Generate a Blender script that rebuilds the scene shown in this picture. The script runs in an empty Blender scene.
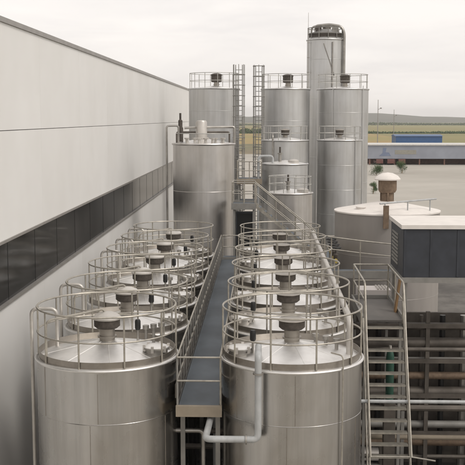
import bpy, math, random
from mathutils import Vector, Matrix
random.seed(7)
PI = math.pi
S = bpy.context.scene
C = S.collection
HAZE = 0.0002
FPX = 976.0
G = 11.0                     # the camera stands this far above the ground
def Z(z): return G + z       # height given relative to the eye

# ------------------------------------------------------------------ materials
def newmat(name):
    m = bpy.data.materials.new(name); m.use_nodes = True
    nt = m.node_tree
    return m, nt, nt.nodes['Principled BSDF']

def noise_nodes(nt, scale_vec, scale=1.0, detail=4, rough=.55):
    tc = nt.nodes.new('ShaderNodeTexCoord')
    oi = nt.nodes.new('ShaderNodeObjectInfo')
    mul = nt.nodes.new('ShaderNodeMath'); mul.operation = 'MULTIPLY'; mul.inputs[1].default_value = 37.0
    nt.links.new(oi.outputs['Random'], mul.inputs[0])
    add = nt.nodes.new('ShaderNodeVectorMath'); add.operation = 'ADD'
    nt.links.new(tc.outputs['Object'], add.inputs[0]); nt.links.new(mul.outputs[0], add.inputs[1])
    mp = nt.nodes.new('ShaderNodeMapping'); mp.inputs['Scale'].default_value = scale_vec
    nt.links.new(add.outputs[0], mp.inputs['Vector'])
    nz = nt.nodes.new('ShaderNodeTexNoise'); nz.inputs['Scale'].default_value = scale
    nz.inputs['Detail'].default_value = detail; nz.inputs['Roughness'].default_value = rough
    nt.links.new(mp.outputs[0], nz.inputs['Vector'])
    return nz

def ramp(nt, src, c0, c1, p0=.35, p1=.65):
    r = nt.nodes.new('ShaderNodeValToRGB')
    r.color_ramp.elements[0].position = p0; r.color_ramp.elements[1].position = p1
    r.color_ramp.elements[0].color = (*c0, 1); r.color_ramp.elements[1].color = (*c1, 1)
    nt.links.new(src, r.inputs[0]); return r

def mixcol(nt, fac, a, b, mode='MIX'):
    x = nt.nodes.new('ShaderNodeMix'); x.data_type = 'RGBA'; x.blend_type = mode
    if isinstance(fac, float): x.inputs[0].default_value = fac
    else: nt.links.new(fac, x.inputs[0])
    for i, v in ((6, a), (7, b)):
        if isinstance(v, tuple): x.inputs[i].default_value = (*v, 1)
        else: nt.links.new(v, x.inputs[i])
    return x.outputs[2]

def steel(name, base, r0, r1, streak=(5, 5, .22), dark=.72, stain=.5, metallic=1.0, bump=.0015):
    """stainless plate: long vertical run-marks, cloudy patches, uneven polish"""
    m, nt, p = newmat(name)
    n1 = noise_nodes(nt, streak, 1.0, 6, .65)
    n2 = noise_nodes(nt, (.9, .9, .6), 1.0, 4, .6)
    d = tuple(c * dark for c in base)
    c1 = ramp(nt, n1.outputs['Fac'], d, base, .36, .6)
    c2 = ramp(nt, n2.outputs['Fac'], (.72, .69, .64), (1, 1, 1), .38, .62)
    nt.links.new(mixcol(nt, stain, c1.outputs[0], c2.outputs[0], 'MULTIPLY'), p.inputs['Base Color'])
    mr = nt.nodes.new('ShaderNodeMapRange'); mr.inputs[1].default_value = .3; mr.inputs[2].default_value = .7
    mr.inputs[3].default_value = r0; mr.inputs[4].default_value = r1
    nt.links.new(n2.outputs['Fac'], mr.inputs[0]); nt.links.new(mr.outputs[0], p.inputs['Roughness'])
    p.inputs['Metallic'].default_value = metallic
    if bump:
        n3 = noise_nodes(nt, (1.3, 1.3, .5), 1.0, 2, .5)
        b = nt.nodes.new('ShaderNodeBump'); b.inputs['Strength'].default_value = .16; b.inputs['Distance'].default_value = .02
        nt.links.new(n3.outputs['Fac'], b.inputs['Height']); nt.links.new(b.outputs[0], p.inputs['Normal'])
    return m

def plain(name, base, rough=.6, metallic=0., vary=.82, scale=(2, 2, 2), spec=.4):
    m, nt, p = newmat(name)
    n = noise_nodes(nt, scale, 1.0, 5, .6)
    c = ramp(nt, n.outputs['Fac'], tuple(c * vary for c in base), base, .35, .65)
    nt.links.new(c.outputs[0], p.inputs['Base Color'])
    p.inputs['Roughness'].default_value = rough; p.inputs['Metallic'].default_value = metallic
    p.inputs['Specular IOR Level'].default_value = spec
    return m

M = {}
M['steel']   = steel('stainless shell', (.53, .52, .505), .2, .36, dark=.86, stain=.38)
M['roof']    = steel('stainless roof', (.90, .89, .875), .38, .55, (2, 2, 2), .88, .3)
M['silo']    = steel('silo plate', (.62, .62, .615), .4, .55, (4, 4, .15), .88, .35)
M['silo_dk'] = steel('short tank plate', (.63, .61, .59), .34, .48, (4, 4, .15), .85, .4)
M['rail']    = plain('galvanised rail', (.46, .43, .375), .45, .6, .7, (6, 6, 6))
M['railing_far'] = plain('galvanised rail far', (.50, .49, .46), .5, .5, .8, (6, 6, 6))
M['band']    = steel('toe board plate', (.40, .37, .335), .38, .5, (3, 3, 3), .8, .5)
M['vent_dk'] = plain('vent mesh', (.10, .085, .072), .65, .3, .6, (14, 14, 14))
M['vent_lt'] = plain('vent neck', (.40, .37, .33), .4, .8, .8)
M['cap']     = plain('vent cap', (.60, .57, .53), .42, .55, .8)
M['black']   = plain('black plastic', (.018, .018, .018), .45)
M['pipe_wt'] = plain('grey white pipe paint', (.47, .48, .48), .45, .1, .78, (5, 5, 2))
M['pipe_gy'] = plain('pipe steel', (.42, .40, .37), .42, .8, .7)
M['pipe_dk'] = plain('old pipe', (.17, .15, .13), .55, .5, .6)
M['beam']    = plain('tan painted beam', (.33, .28, .215), .6, 0, .75)
M['beam_gy'] = plain('grey beam', (.30, .29, .27), .55, .3, .75)
M['white']   = plain('white panel paint', (.74, .69, .665), .5, 0, .93, (.5, .5, .5))
M['cream']   = plain('light tank paint', (.76, .715, .67), .55, 0, .88)
M['tankpaint'] = plain('tank paint', (.37, .345, .325), .45, .35, .85, (1.2, 1.2, .2))
M['rust']    = plain('rusty drum', (.23, .165, .115), .7, .2, .65, (6, 6, 6))
M['cabin']   = plain('dark cabin paint', (.045, .05, .062), .45, 0, .7)
M['brown']   = plain('brown board', (.26, .155, .07), .7, 0, .7, (6, 6, .6))
M['green']   = plain('green paint', (.02, .075, .05), .5)
M['yellow']  = plain('yellow paint', (.50, .38, .08), .5)
M['coping']  = plain('coping metal', (.33, .31, .29), .45, .4, .85)
M['blue']    = plain('blue sheet', (.035, .10, .24), .5, 0, .85)
M['red']     = plain('red brown paint', (.15, .06, .05), .5)
M['tyre']    = plain('tyre rubber', (.02, .02, .02), .8)
M['fascia']  = plain('fascia sheet', (.30, .32, .37), .55, 0, .85, (.3, .3, .3))
M['brickish'] = plain('red brick back', (.20, .11, .085), .8, 0, .7)
M['roofing'] = plain('pale roofing', (.62, .60, .57), .6)
M['emblem']  = plain('emblem blue', (.19, .23, .33), .5)
M['olive']   = plain('olive lettering', (.31, .30, .26), .6)

def wall_mat():
    m, nt, p = newmat('insulated wall panel')
    tc = nt.nodes.new('ShaderNodeTexCoord')
    n1 = noise_nodes(nt, (.05, .5, .08), 1.0, 5, .6)      # faint run marks
    n2 = noise_nodes(nt, (.25, .25, .25), 1.0, 4, .6)
    a = ramp(nt, n1.outputs['Fac'], (.775, .765, .745), (.795, .785, .765), .35, .65)
    b = ramp(nt, n2.outputs['Fac'], (.93, .925, .915), (1, 1, 1), .35, .65)
    nt.links.new(mixcol(nt, 1.0, a.outputs[0], b.outputs[0], 'MULTIPLY'), p.inputs['Base Color'])
    p.inputs['Roughness'].default_value = .5
    return m
M['wall'] = wall_mat()

def glass_mat():
    m, nt, p = newmat('dark ribbon glass')
    n = noise_nodes(nt, (.6, .6, .6), 1.0, 3, .5)
    c = ramp(nt, n.outputs['Fac'], (.006, .007, .008), (.022, .021, .021))
    nt.links.new(c.outputs[0], p.inputs['Base Color'])
    p.inputs['Roughness'].default_value = .12; p.inputs['IOR'].default_value = 1.5; p.inputs['Specular IOR Level'].default_value = .12
    b = nt.nodes.new('ShaderNodeBump'); b.inputs['Strength'].default_value = .12; b.inputs['Distance'].default_value = .03
    nt.links.new(n.outputs['Fac'], b.inputs['Height']); nt.links.new(b.outputs[0], p.inputs['Normal'])
    return m
M['glass'] = glass_mat()

def grating_mat(name='bar grating', c0=(.055, .062, .07), c1=(.165, .185, .205)):
    m, nt, p = newmat(name)
    tc = nt.nodes.new('ShaderNodeTexCoord')
    def wave(axis, scale):
        w = nt.nodes.new('ShaderNodeTexWave'); w.wave_type = 'BANDS'; w.bands_direction = axis
        w.inputs['Scale'].default_value = scale; nt.links.new(tc.outputs['Object'], w.inputs['Vector']); return w
    w1, w2 = wave('X', 10.5), wave('Y', 3.2)
    mx = nt.nodes.new('ShaderNodeMath'); mx.operation = 'MAXIMUM'
    nt.links.new(w1.outputs['Fac'], mx.inputs[0]); nt.links.new(w2.outputs['Fac'], mx.inputs[1])
    n = noise_nodes(nt, (1.1, .6, 1), 1.0, 4, .6)
    c = ramp(nt, mx.outputs[0], c0, c1, .4, .8)
    d = ramp(nt, n.outputs['Fac'], (.7, .7, .7), (1, 1, 1))
    nt.links.new(mixcol(nt, 1.0, c.outputs[0], d.outputs[0], 'MULTIPLY'), p.inputs['Base Color'])
    p.inputs['Roughness'].default_value = .55; p.inputs['Metallic'].default_value = .3
    return m
M['grating'] = grating_mat(c0=(.05, .06, .07), c1=(.145, .172, .2))
M['grating_gy'] = grating_mat('worn grating', (.06, .056, .052), (.21, .195, .18))

def ground_mat(name, c0, c1, scale, c2=None):
    m, nt, p = newmat(name)
    n = noise_nodes(nt, (scale,) * 3, 1.0, 6, .65)
    n2 = noise_nodes(nt, (scale * .13,) * 3, 1.0, 5, .6)
    a = ramp(nt, n.outputs['Fac'], c0, c1, .35, .65)
    out = a.outputs[0]
    if c2:
        f = ramp(nt, n2.outputs['Fac'], (0, 0, 0), (1, 1, 1), .45, .6)
        out = mixcol(nt, f.outputs[0], out, c2)
    nt.links.new(out, p.inputs['Base Color']); p.inputs['Roughness'].default_value = .85
    p.inputs['Specular IOR Level'].default_value = .2
    return m
M['ground'] = ground_mat('rough ground', (.16, .13, .085), (.24, .20, .13), .05, (.15, .16, .08))
M['yard']   = ground_mat('concrete yard', (.39, .365, .325), (.44, .415, .37), .12, (.355, .33, .29))
M['paving'] = ground_mat('tank farm paving', (.10, .092, .085), (.17, .16, .145), .8, (.075, .07, .065))
M['fieldg'] = ground_mat('green field', (.19, .19, .08), (.27, .25, .11), .01, (.23, .19, .08))
M['fieldb'] = ground_mat('stubble field', (.33, .21, .10), (.40, .26, .12), .02, (.27, .23, .09))
M['hills']  = ground_mat('far hills', (.09, .095, .08), (.14, .14, .115), .01)
M['leaf']   = ground_mat('bush leaves', (.035, .07, .025), (.075, .115, .04), 1.5)

# ------------------------------------------------------------------ mesh builder
class MB:
    def __init__(s): s.v = []; s.f = []
    def add(s, vs, fs):
        o = len(s.v); s.v += [tuple(x) for x in vs]; s.f += [tuple(i + o for i in q) for q in fs]; return s
    def box(s, x0, x1, y0, y1, z0, z1):
        vs = [(x, y, z) for z in (z0, z1) for y in (y0, y1) for x in (x0, x1)]
        return s.add(vs, [(0, 2, 3, 1), (4, 5, 7, 6), (0, 1, 5, 4), (2, 6, 7, 3), (0, 4, 6, 2), (1, 3, 7, 5)])
    def lathe(s, prof, n=48, c=(0, 0, 0), loop=False):
        vs = []; k = len(prof)
        for i in range(n):
            a = 2 * PI * i / n
            for r, z in prof: vs.append((c[0] + r * math.cos(a), c[1] + r * math.sin(a), c[2] + z))
        fs = []
        for i in range(n):
            j = (i + 1) % n
            for q in range(k if loop else k - 1):
                q2 = (q + 1) % k
                fs.append((i * k + q, j * k + q, j * k + q2, i * k + q2))
        return s.add(vs, fs)
    def tube(s, pts, r, n=8, closed=False, caps=True):
        P = [Vector(p) for p in pts]; m = len(P); vs = []; fs = []
        prev = None
        for i in range(m):
            if closed: t = P[(i + 1) % m] - P[i - 1]
            else: t = P[min(i + 1, m - 1)] - P[max(i - 1, 0)]
            t.normalize()
            if prev is None:
                up = Vector((0, 0, 1)) if abs(t.z) < .9 else Vector((0, 1, 0))
                u = t.cross(up).normalized()
            else:
                u = (prev - t * prev.dot(t)).normalized()
            prev = u; w = t.cross(u)
            rr = r[i] if isinstance(r, (list, tuple)) else r
            for k in range(n):
                a = 2 * PI * k / n
                vs.append(P[i] + (u * math.cos(a) + w * math.sin(a)) * rr)
        for i in range(m if closed else m - 1):
            j = (i + 1) % m
            for k in range(n):
                k2 = (k + 1) % n
                fs.append((i * n + k, i * n + k2, j * n + k2, j * n + k))
        if caps and not closed:
            fs.append(tuple(range(n - 1, -1, -1))); fs.append(tuple(range((m - 1) * n, m * n)))
        return s.add(vs, fs)
    def ring(s, R, z, r, N=56, n=6, c=(0, 0)):
        return s.tube([(c[0] + R * math.cos(2 * PI * i / N), c[1] + R * math.sin(2 * PI * i / N), z) for i in range(N)], r, n, True)
    def build(s, name, mat, parent=None, loc=None, angle=32):
        me = bpy.data.meshes.new(name); me.from_pydata(s.v, [], s.f); me.update()
        import bmesh
        bm = bmesh.new(); bm.from_mesh(me); bmesh.ops.recalc_face_normals(bm, faces=bm.faces); bm.to_mesh(me); bm.free()
        me.polygons.foreach_set('use_smooth', [True] * len(me.polygons))
        me.set_sharp_from_angle(angle=math.radians(angle))
        me.materials.append(mat)
        o = bpy.data.objects.new(name, me); C.objects.link(o)
        if parent: o.parent = parent
        if loc: o.location = loc
        return o

def bend(pts, rad, k=6):
    """polyline with rounded corners"""
    P = [Vector(p) for p in pts]; out = [P[0]]
    for i in range(1, len(P) - 1):
        a = (P[i - 1] - P[i]); b = (P[i + 1] - P[i])
        d = min(rad, a.length * .49, b.length * .49)
        a = P[i] + a.normalized() * d; b = P[i] + b.normalized() * d
        for q in range(k + 1):
            t = q / k
            out.append(a * (1 - t) ** 2 + P[i] * 2 * t * (1 - t) + b * t * t)
    out.append(P[-1]); return out

def tag(o, label, cat, group=None, kind=None):
    if label: o['label'] = label
    if cat: o['category'] = cat
    if group: o['group'] = group
    if kind: o['kind'] = kind
    return o
def thing(name, label, cat, loc=(0, 0, 0), rz=0, group=None):
    o = bpy.data.objects.new(name, None); C.objects.link(o); o.empty_display_size = .3
    o.location = loc; o.rotation_euler = (0, 0, rz)
    return tag(o, label, cat, group)
def struct(name, mb, mat):
    return tag(mb.build(name, mat), None, None, None, 'structure')
def copy_tree(o, parent=None):
    c = o.copy(); C.objects.link(c)
    if parent: c.parent = parent
    for ch in [x for x in bpy.data.objects if x.parent == o]: copy_tree(ch, c)
    return c
def clone(proto, loc, label):
    c = copy_tree(proto); c.location = loc; c['label'] = label; return c

# ------------------------------------------------------------------ setting
g = MB(); g.add([(-4000, -1500, 0), (4000, -1500, 0), (4000, 6000, 0), (-4000, 6000, 0)], [(0, 1, 2, 3)])
struct('ground', g, M['ground'])
def sheet(name, x0, x1, y0, y1, z, mat):
    b = MB(); b.add([(x0, y0, z), (x1, y0, z), (x1, y1, z), (x0, y1, z)], [(0, 1, 2, 3)]); return struct(name, b, mat)
sheet('yard', -60, 120, -60, 300, .004, M['yard'])
sheet('tank_farm_paving', -6.4, 16, -25, 74, .008, M['paving'])
sheet('reflector_apron', -6.4, 16, -25, 18.5, .012, M['yard'])  # unseen pale sheet added to brighten the reflections in the tank shells
sheet('stubble_field', -60, 75, 420, 690, .004, M['fieldb'])
sheet('green_field', -500, 700, 690, 1900, .004, M['fieldg'])
sheet('green_field', 75.5, 500, 330, 689, .004, M['fieldg'])
# low hills on the skyline
hb = MB(); vs = []; fs = []; nx = 90
for i in range(nx + 1):
    x = -2600 + 5600 * i / nx
    h = 15 + 5 * math.sin(i * .31) + 4 * math.sin(i * .83 + 1) + 2.5 * random.random()
    vs += [(x, 2300, -1), (x, 2550, h * .8), (x, 2800, h), (x, 3300, -1)]
for i in range(nx):
    for q in range(3): fs.append((i * 4 + q, i * 4 + 4 + q, i * 4 + 5 + q, i * 4 + 1 + q))
hb.add(vs, fs); struct('hills', hb, M['hills'])

# ------------------------------------------------------------------ factory building on the left
XW = -6.4
Y0, Y1 = -14.0, 104.0
zt, zs, wt, wb = Z(2.32), Z(-.31), Z(-3.0), Z(-4.64)
fb = thing('factory_building', 'long white panelled factory building with a dark ribbon of windows, left of the tanks', 'building', (XW, 20, 0))
ly = lambda y: y - 20
py = [Y0 + k * 6.0 for k in range(int((Y1 - Y0) / 6) + 1)]
ya, yb = ly(Y0), ly(py[-1])
for za, zb in ((zs + .009, zt), (wt, zs - .009), (.25, wb)):    # three courses of cladding with an open joint of 18 mm
    for pa, pb in zip(py[:-1], py[1:]): MB().box(-.12, 0, ly(pa) + .003, ly(pb) - .003, za, zb).build('wall_panel', M['wall'], fb)
MB().box(-24, -.125, ly(Y0) + .02, ly(py[-1]) - .02, 0, zt - .25).build('wall_core', M['beam_gy'], fb)
MB().box(-.5, .05, ly(Y0) - .05, ly(py[-1]) + .05, zt + .003, zt + .13).build('coping', M['coping'], fb)
MB().box(-.1, .02, ly(Y0) + .02, ly(py[-1]) - .02, .0, .247).build('plinth', M['beam_gy'], fb)
MB().box(-.1, .05, ly(Y0) + .02, ly(py[-1]) - .02, wb + .002, wb + .06).build('window_sill', M['coping'], fb)
MB().box(-.1, .03, ly(Y0) + .02, ly(py[-1]) - .02, wt - .07, wt - .002).build('window_head', M['coping'], fb)
y = Y0 + .1; 
while y < py[-1] - 3:
    wi = MB()
    wi.box(-.09, -.044, ly(y), ly(y) + .012, wb + .062, wt - .072)
    fr = wi.build('window', M['black'], fb)
    MB().box(-.085, -.05, ly(y) + .014, ly(y) + 2.928, wb + .064, wt - .074).build('pane', M['glass'], fr)
    y += 2.93

# ------------------------------------------------------------------ railing and vent helpers
def tank_railing(parent, R, z0, h, posts, rad, mat, N=56, mid=True, phase=.15, n=6):
    top = MB().ring(R, z0 + h, rad, N, n).build('railing', mat, parent)
    if mid: MB().ring(R, z0 + h * .52, rad * .85, N, n).build('mid_rail', mat, top)
    pm = None
    for k in range(posts):
        if pm is None:
            o = MB().tube([(R, 0, z0), (R, 0, z0 + h - rad)], rad * .95, n).build('post', mat, top); pm = o
        else:
            o = pm.copy(); C.objects.link(o); o.parent = top
        o.rotation_euler = (0, 0, phase + 2 * PI * k / posts)
    return top

def seam_profile(R, z0, z1, seams, t=.006, hh=.018):
    return [(R, z0), (R, z1)]
def seam_rings(parent, R, seams, mat, r=.009):
    for s_ in seams: MB().ring(R - r * .4, s_, r, 96, 6).build('weld_seam', mat, parent)

def vent_stack(parent, z, neck_r, neck_h, drum_r, drum_h, cap_r, cap_h, m_neck, m_drum, m_cap, loc=(0, 0), n=28):
    x, y = loc
    vn = MB().lathe([(0, z - .12), (neck_r, z - .12), (neck_r, z + .03), (neck_r * 1.25, z + .03), (neck_r * 1.25, z + .07), (neck_r, z + .07), (neck_r, z + neck_h), (0, z + neck_h)], n, (x, y, 0)).build('vent', m_neck, parent)
    zz = z + neck_h
    MB().lathe([(0, zz), (drum_r * .8, zz), (drum_r, zz + .05), (drum_r, zz + drum_h), (0, zz + drum_h)], n, (x, y, 0)).build('mesh_drum', m_drum, vn)
    zz += drum_h
    MB().lathe([(0, zz + .002), (cap_r, zz + .002), (cap_r * 1.02, zz + cap_h * .22), (cap_r * .8, zz + cap_h * .62), (cap_r * .4, zz + cap_h * .92), (0, zz + cap_h)], n, (x, y, 0)).build('cap', m_cap, vn)
    return vn

# ------------------------------------------------------------------ the two rows of round tanks
R = 1.55; H = Z(-5.24); RISE = .34; YS = 21.26; STEP = 3.21; XL = -3.477; XR = .636
def roof_z(r): return H + .02 + RISE * (1 - r / R)
def make_tank(name, side):
    t = thing(name, '', 'tank')
    sh = MB().lathe(seam_profile(R, .12, H - .03, [H - 1.15, H - 2.4, H - 3.65]), 96)
    sh.build('shell', M['steel'], t); seam_rings(t, R, [H - 1.15, H - 2.4, H - 3.65], M['steel'])
    for a, z0, z1 in ((-1.55, H - 1.13, H - .06), (-1.66, H - 2.38, H - 1.17), (-2.45, H - 1.13, H - .06), (-.5, H - 2.38, H - 1.17)):
        c, s_ = math.cos(a), math.sin(a)
        MB().tube([((R + .001) * c, (R + .001) * s_, z0), ((R + .001) * c, (R + .001) * s_, z1)], .007, 6).build('weld_seam', M['band'], t)
    MB().lathe([(R + .07, .0), (R + .07, .12), (R - .1, .12), (R - .1, 0)], 48).build('base_ring', M['beam_gy'], t)
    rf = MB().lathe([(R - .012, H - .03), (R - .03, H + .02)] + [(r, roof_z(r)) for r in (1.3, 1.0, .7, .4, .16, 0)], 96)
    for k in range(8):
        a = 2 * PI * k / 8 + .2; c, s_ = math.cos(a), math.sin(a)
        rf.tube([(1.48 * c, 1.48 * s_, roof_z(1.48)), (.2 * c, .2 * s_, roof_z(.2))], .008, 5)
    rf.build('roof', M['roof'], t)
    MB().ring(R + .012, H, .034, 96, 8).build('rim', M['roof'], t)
    MB().lathe([(R - .05, H + .03), (R - .042, H + .03), (R - .042, H + .175), (R - .05, H + .175)], 96, loop=True).build('toe_board', M['band'], t)
    tank_railing(t, R - .02, H, 1.13, 10, .0215, M['rail'], 72, True, -1.26 if side > 0 else -1.18)
    vent_stack(t, roof_z(0), .17, .24, .29, .2, .315, .17 if side < 0 else .06, M['vent_lt'], M['vent_dk'], M['cap'] if side < 0 else M['vent_lt'])
    # manhole with clamped lid
    mx, my = (1.13 if side < 0 else -1.15), -.3
    zr = roof_z(math.hypot(mx, my))
    mh = MB().lathe([(0, zr - .12), (.25, zr - .12), (.25, zr + .11), (.285, zr + .11), (.285, zr + .135), (0, zr + .135)], 28, (mx, my, 0)).build('manhole', M['pipe_gy'], t)
    MB().lathe([(.278, zr + .137), (.278, zr + .155), (.2, zr + .185), (.1, zr + .2), (0, zr + .205)], 28, (mx, my, 0)).build('lid', M['roof'], mh)
    for k in range(6):
        a = k * PI / 3 + .3
        MB().box(mx + .27 * math.cos(a) - .03, mx + .27 * math.cos(a) + .03, my + .27 * math.sin(a) - .03, my + .27 * math.sin(a) + .03, zr + .06, zr + .2).build('clamp', M['cap'], mh)
    # level sensor: black head on a thin stem
    sx, sy = (.62, .5) if side < 0 else (-.86, -.4)
    zr = roof_z(math.hypot(sx, sy))
    se = MB().lathe([(0, zr - .05), (.028, zr - .05), (.028, zr + .26), (0, zr + .26)], 12, (sx, sy, 0)).build('level_sensor', M['pipe_gy'], t)
    MB().lathe([(0, zr + .262), (.05, zr + .262), (.066, zr + .3), (.066, zr + .46), (.05, zr + .5), (0, zr + .5)], 16, (sx, sy, 0)).build('sensor_head', M['black'], se)
    if side < 0:   # bent breather tube from the wall side to the vent, and a riser behind
        p = bend([(-1.25, -.55, roof_z(1.37) - .03), (-1.25, -.55, H + .86), (-.08, .0, H + .86 + .16), (-.02, .0, H + .9)], .16)
        MB().tube(p, .026, 8).build('breather_tube', M['rail'], t)
        p = bend([(-1.2, .35, roof_z(1.25) - .03), (-1.2, .35, H + .95), (-1.78, .35, H + .95), (-1.78, .35, .2)], .16)
        MB().tube(p, .042, 10).build('riser_pipe', M['cap'], t)
        for k in range(3):
            vb = MB(); q = .75 + k * .2
            vb.tube([(q, .95 - k * .18, roof_z(1.2) - .03), (q, .95 - k * .18, roof_z(1.2) + .26 + .07 * k)], .035, 8)
            vb.lathe([(0, 0), (.075, 0), (.075, .09), (0, .09)], 12, (q, .95 - k * .18, roof_z(1.2) + .27 + .07 * k))
            vb.build('nozzle', M['pipe_gy'], t)
    else:
        for k in range(3):
            vb = MB(); q = .55 + k * .22
            vb.tube([(q, .5 - k * .25, roof_z(1.1) - .03), (q, .5 - k * .25, roof_z(1.1) + .2)], .04, 8)
            vb.lathe([(0, 0), (.08, 0), (.08, .07), (0, .07)], 12, (q, .5 - k * .25, roof_z(1.1) + .2))
            vb.build('nozzle', M['pipe_gy'], t)
        a = -.87; c, s_ = math.cos(a), math.sin(a)
        MB().tube(bend([((R - .3) * c, (R - .3) * s_, H + .3), ((R + .06) * c, (R + .06) * s_, H + .3), ((R + .06) * c, (R + .06) * s_, .3)], .1), .017, 6).build('conduit', M['rail'], t)
    return t

ordinal = ['nearest', 'second', 'third', 'fourth', 'fifth', 'sixth']
pl = make_tank('storage_tank', -1); pr = make_tank('storage_tank', 1)
lab_l = ['stainless steel tank at the near end of the left row, at the photo corner',
         'second stainless tank from the near end of the left row, beside the white wall',
         'third stainless tank from the near end of the left row, railed round its top',
         'fourth stainless tank from the near end of the left row, railed round its top',
         'fifth stainless tank of the left row, one before its far end',
         'stainless tank at the far end of the left row, below the short grey silo']
lab_r = ['stainless steel tank at the near end of the right row, behind the bent white pipe',
         'second stainless tank from the near end of the right row',
         'third stainless tank from the near end of the right row, level with the stair landing',
         'fourth stainless tank from the near end of the right row',
         'fifth stainless tank of the right row, one before its far end',
         'stainless tank at the far end of the right row, in front of the staircase']
for k in range(6):
    for proto, x, lab, grp in ((pl, XL, lab_l, 'round stainless tanks in the left row'), (pr, XR, lab_r, 'round stainless tanks in the right row')):
        loc = (x, YS + STEP * k, 0)
        if k == 0: proto.location = loc; proto['label'] = lab[0]; proto['group'] = grp
        else:
            c = clone(proto, loc, lab[k])
            for ch in list(c.children):
                if ch.name.startswith('railing'): ch.rotation_euler.z = random.uniform(-.3, .3)
                if ch.name.startswith(('shell', 'weld_seam')) and len(ch.data.vertices) < 300: ch.rotation_euler.z = random.uniform(-1, 1)
                if ch.name.startswith('nozzle'):
                    ch.rotation_euler.z = random.uniform(-.35, .35)
                if ch.name.startswith(('manhole', 'level_sensor')): ch.rotation_euler.z = random.uniform(-.16, .16)
                if ch.name.startswith('breather_tube') and k == 3 or ch.name.startswith('riser_pipe') and k == 2 or ch.name.startswith('conduit') and k in (2, 4):
                    bpy.data.objects.remove(ch)

# ------------------------------------------------------------------ walkway between the rows
wx0, wx1, wy0, wy1, wz = -1.83, -.95, 20.62, 42.6, Z(-6.2)
wk = thing('walkway', 'narrow blue grey grating walkway with side rails between the two tank rows', 'walkway', (0, wy0, 0))
L = wy1 - wy0
MB().box(wx0, wx1, 0, L, wz - .05, wz).build('deck', M['grating'], wk)
MB().box(wx0 - .06, wx1 + .06, -.1, -.003, wz - .24, wz - .002).build('end_beam', M['beam'], wk)
for xx in (wx0 + .02, wx1 - .08): MB().box(xx, xx + .06, .003, L, wz - .22, wz - .053).build('side_beam', M['beam'], wk)
for xx in (wx0 - .012, wx1 + .006): MB().box(xx, xx + .006, 0, L, wz - .02, wz + .1).build('toe_board', M['band'], wk)
for xx in (wx0 - .03, wx1 + .03):
    MB().tube([(xx, -.02, wz + 1.08), (xx, L, wz + 1.08)], .022, 8).build('top_rail', M['rail'], wk)
    MB().tube([(xx, -.02, wz + .56), (xx, L, wz + .56)], .018, 8).build('mid_rail', M['rail'], wk)
    yy = 0.0; proto = None; dark = xx < -1.5  # left posts coloured darker and set closer, for the shade in the gap
    while yy < L:
        if proto is None: proto = MB().tube([(xx, 0, wz - .2), (xx, 0, wz + 1.07)], .024, 8).build('post', M['beam_gy' if dark else 'rail'], wk); o = proto
        else: o = proto.copy(); C.objects.link(o); o.parent = wk
        o.location = (0, yy, 0); yy += .78 if dark else 1.55
MB().box(wx0 - .09, wx0 - .02, .1, L, wz + .12, wz + .42).build('tray_and_gap_shade', M['pipe_dk'], wk)  # dark strips added to stand in for the shaded gap beside the tanks
MB().box(wx0 - .075, wx0 - .03, .1, L, wz + .78, wz + .84).build('tray_and_gap_shade', M['vent_dk'], wk)
for zz in (1.06, .54): MB().tube([(wx0 - .03, -.02, wz + zz), (wx1 + .03, -.02, wz + zz)], .021, 8).build('end_rail', M['rail'], wk)
for k in range(4):
    yy = .4 + k * 6.4
    for xx in (wx0 + .05, wx1 - .05): MB().box(xx - .05, xx + .05, yy, yy + .1, 0, wz - .225).build('leg', M['beam_gy'], wk)

# bent white pipe over the first right tank
wp = MB().tube(bend([(-.10, 20.62, Z(-5.12)), (-.10, 20.62, Z(-4.86)), (-.10, 19.66, Z(-4.86)), (-.10, 19.66, Z(-6.64)), (-1.2, 19.66, Z(-6.64)), (-1.16, 20.35, Z(-6.56)), (-1.12, 22.6, Z(-6.52)), (-1.12, 22.6, Z(-11))], .13), .072, 14)
wo = tag(wp.build('bent_pipe', M['pipe_wt']), 'bent white painted pipe down the front of the nearest right tank', 'pipe')
fl = MB()
fl.lathe([(.0, 0), (.11, 0), (.11, .03), (.0, .03)], 18, (-.10, 19.66, Z(-5.25)))
fl.tube([(-.36, 19.66, Z(-6.64)), (-.33, 19.66, Z(-6.64))], .105, 18)
fl.build('flange', M['pipe_gy'], wo)

# pipes below the walkway
def pipe(pts, r, mat, label, group=None, rad=.12, name='process_pipe'):
    return tag(MB().tube(bend(pts, rad), r, 10).build(name, mat), label, 'pipe', group)
grp = 'pipes under the walkway'
pipe([(-2.0, 21.1, Z(-6.93)), (-1.33, 21.1, Z(-6.93)), (-1.33, 21.1, .05)], .05, M['pipe_gy'], 'grey pipe with an elbow, below the near end of the walkway', grp)
pipe([(-1.98, 22.2, Z(-7.3)), (-.82, 22.2, Z(-7.3))], .06, M['pipe_dk'], 'dark crosswise pipe below the walkway, highest of the three', grp)
pipe([(-1.9, 22.85, Z(-7.9)), (-.9, 22.85, Z(-7.9))], .07, M['pipe_dk'], 'dark crosswise pipe below the walkway, middle of the three', grp)
pipe([(-1.95, 23.4, Z(-8.7)), (-.9, 23.4, Z(-8.7))], .07, M['pipe_gy'], 'paler crosswise pipe below the walkway, lowest of the three', grp)

# header pipe along the right row
hp = MB().tube(bend([(1.9, 21.1, roof_z(1.3)), (1.9, 21.1, Z(-4.38)), (1.9, 37.6, Z(-4.38)), (1.9, 37.6, roof_z(1.3))], .22), .075, 12).build('header_pipe', M['cap'])
tag(hp, 'pale header pipe running along the right edge of the right tank row', 'pipe')
for k in range(1, 5):
    MB().tube([(1.9, YS + STEP * k, roof_z(1.27) - .03), (1.9, YS + STEP * k, Z(-4.46))], .055, 10).build('branch', M['cap'], hp)

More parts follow.
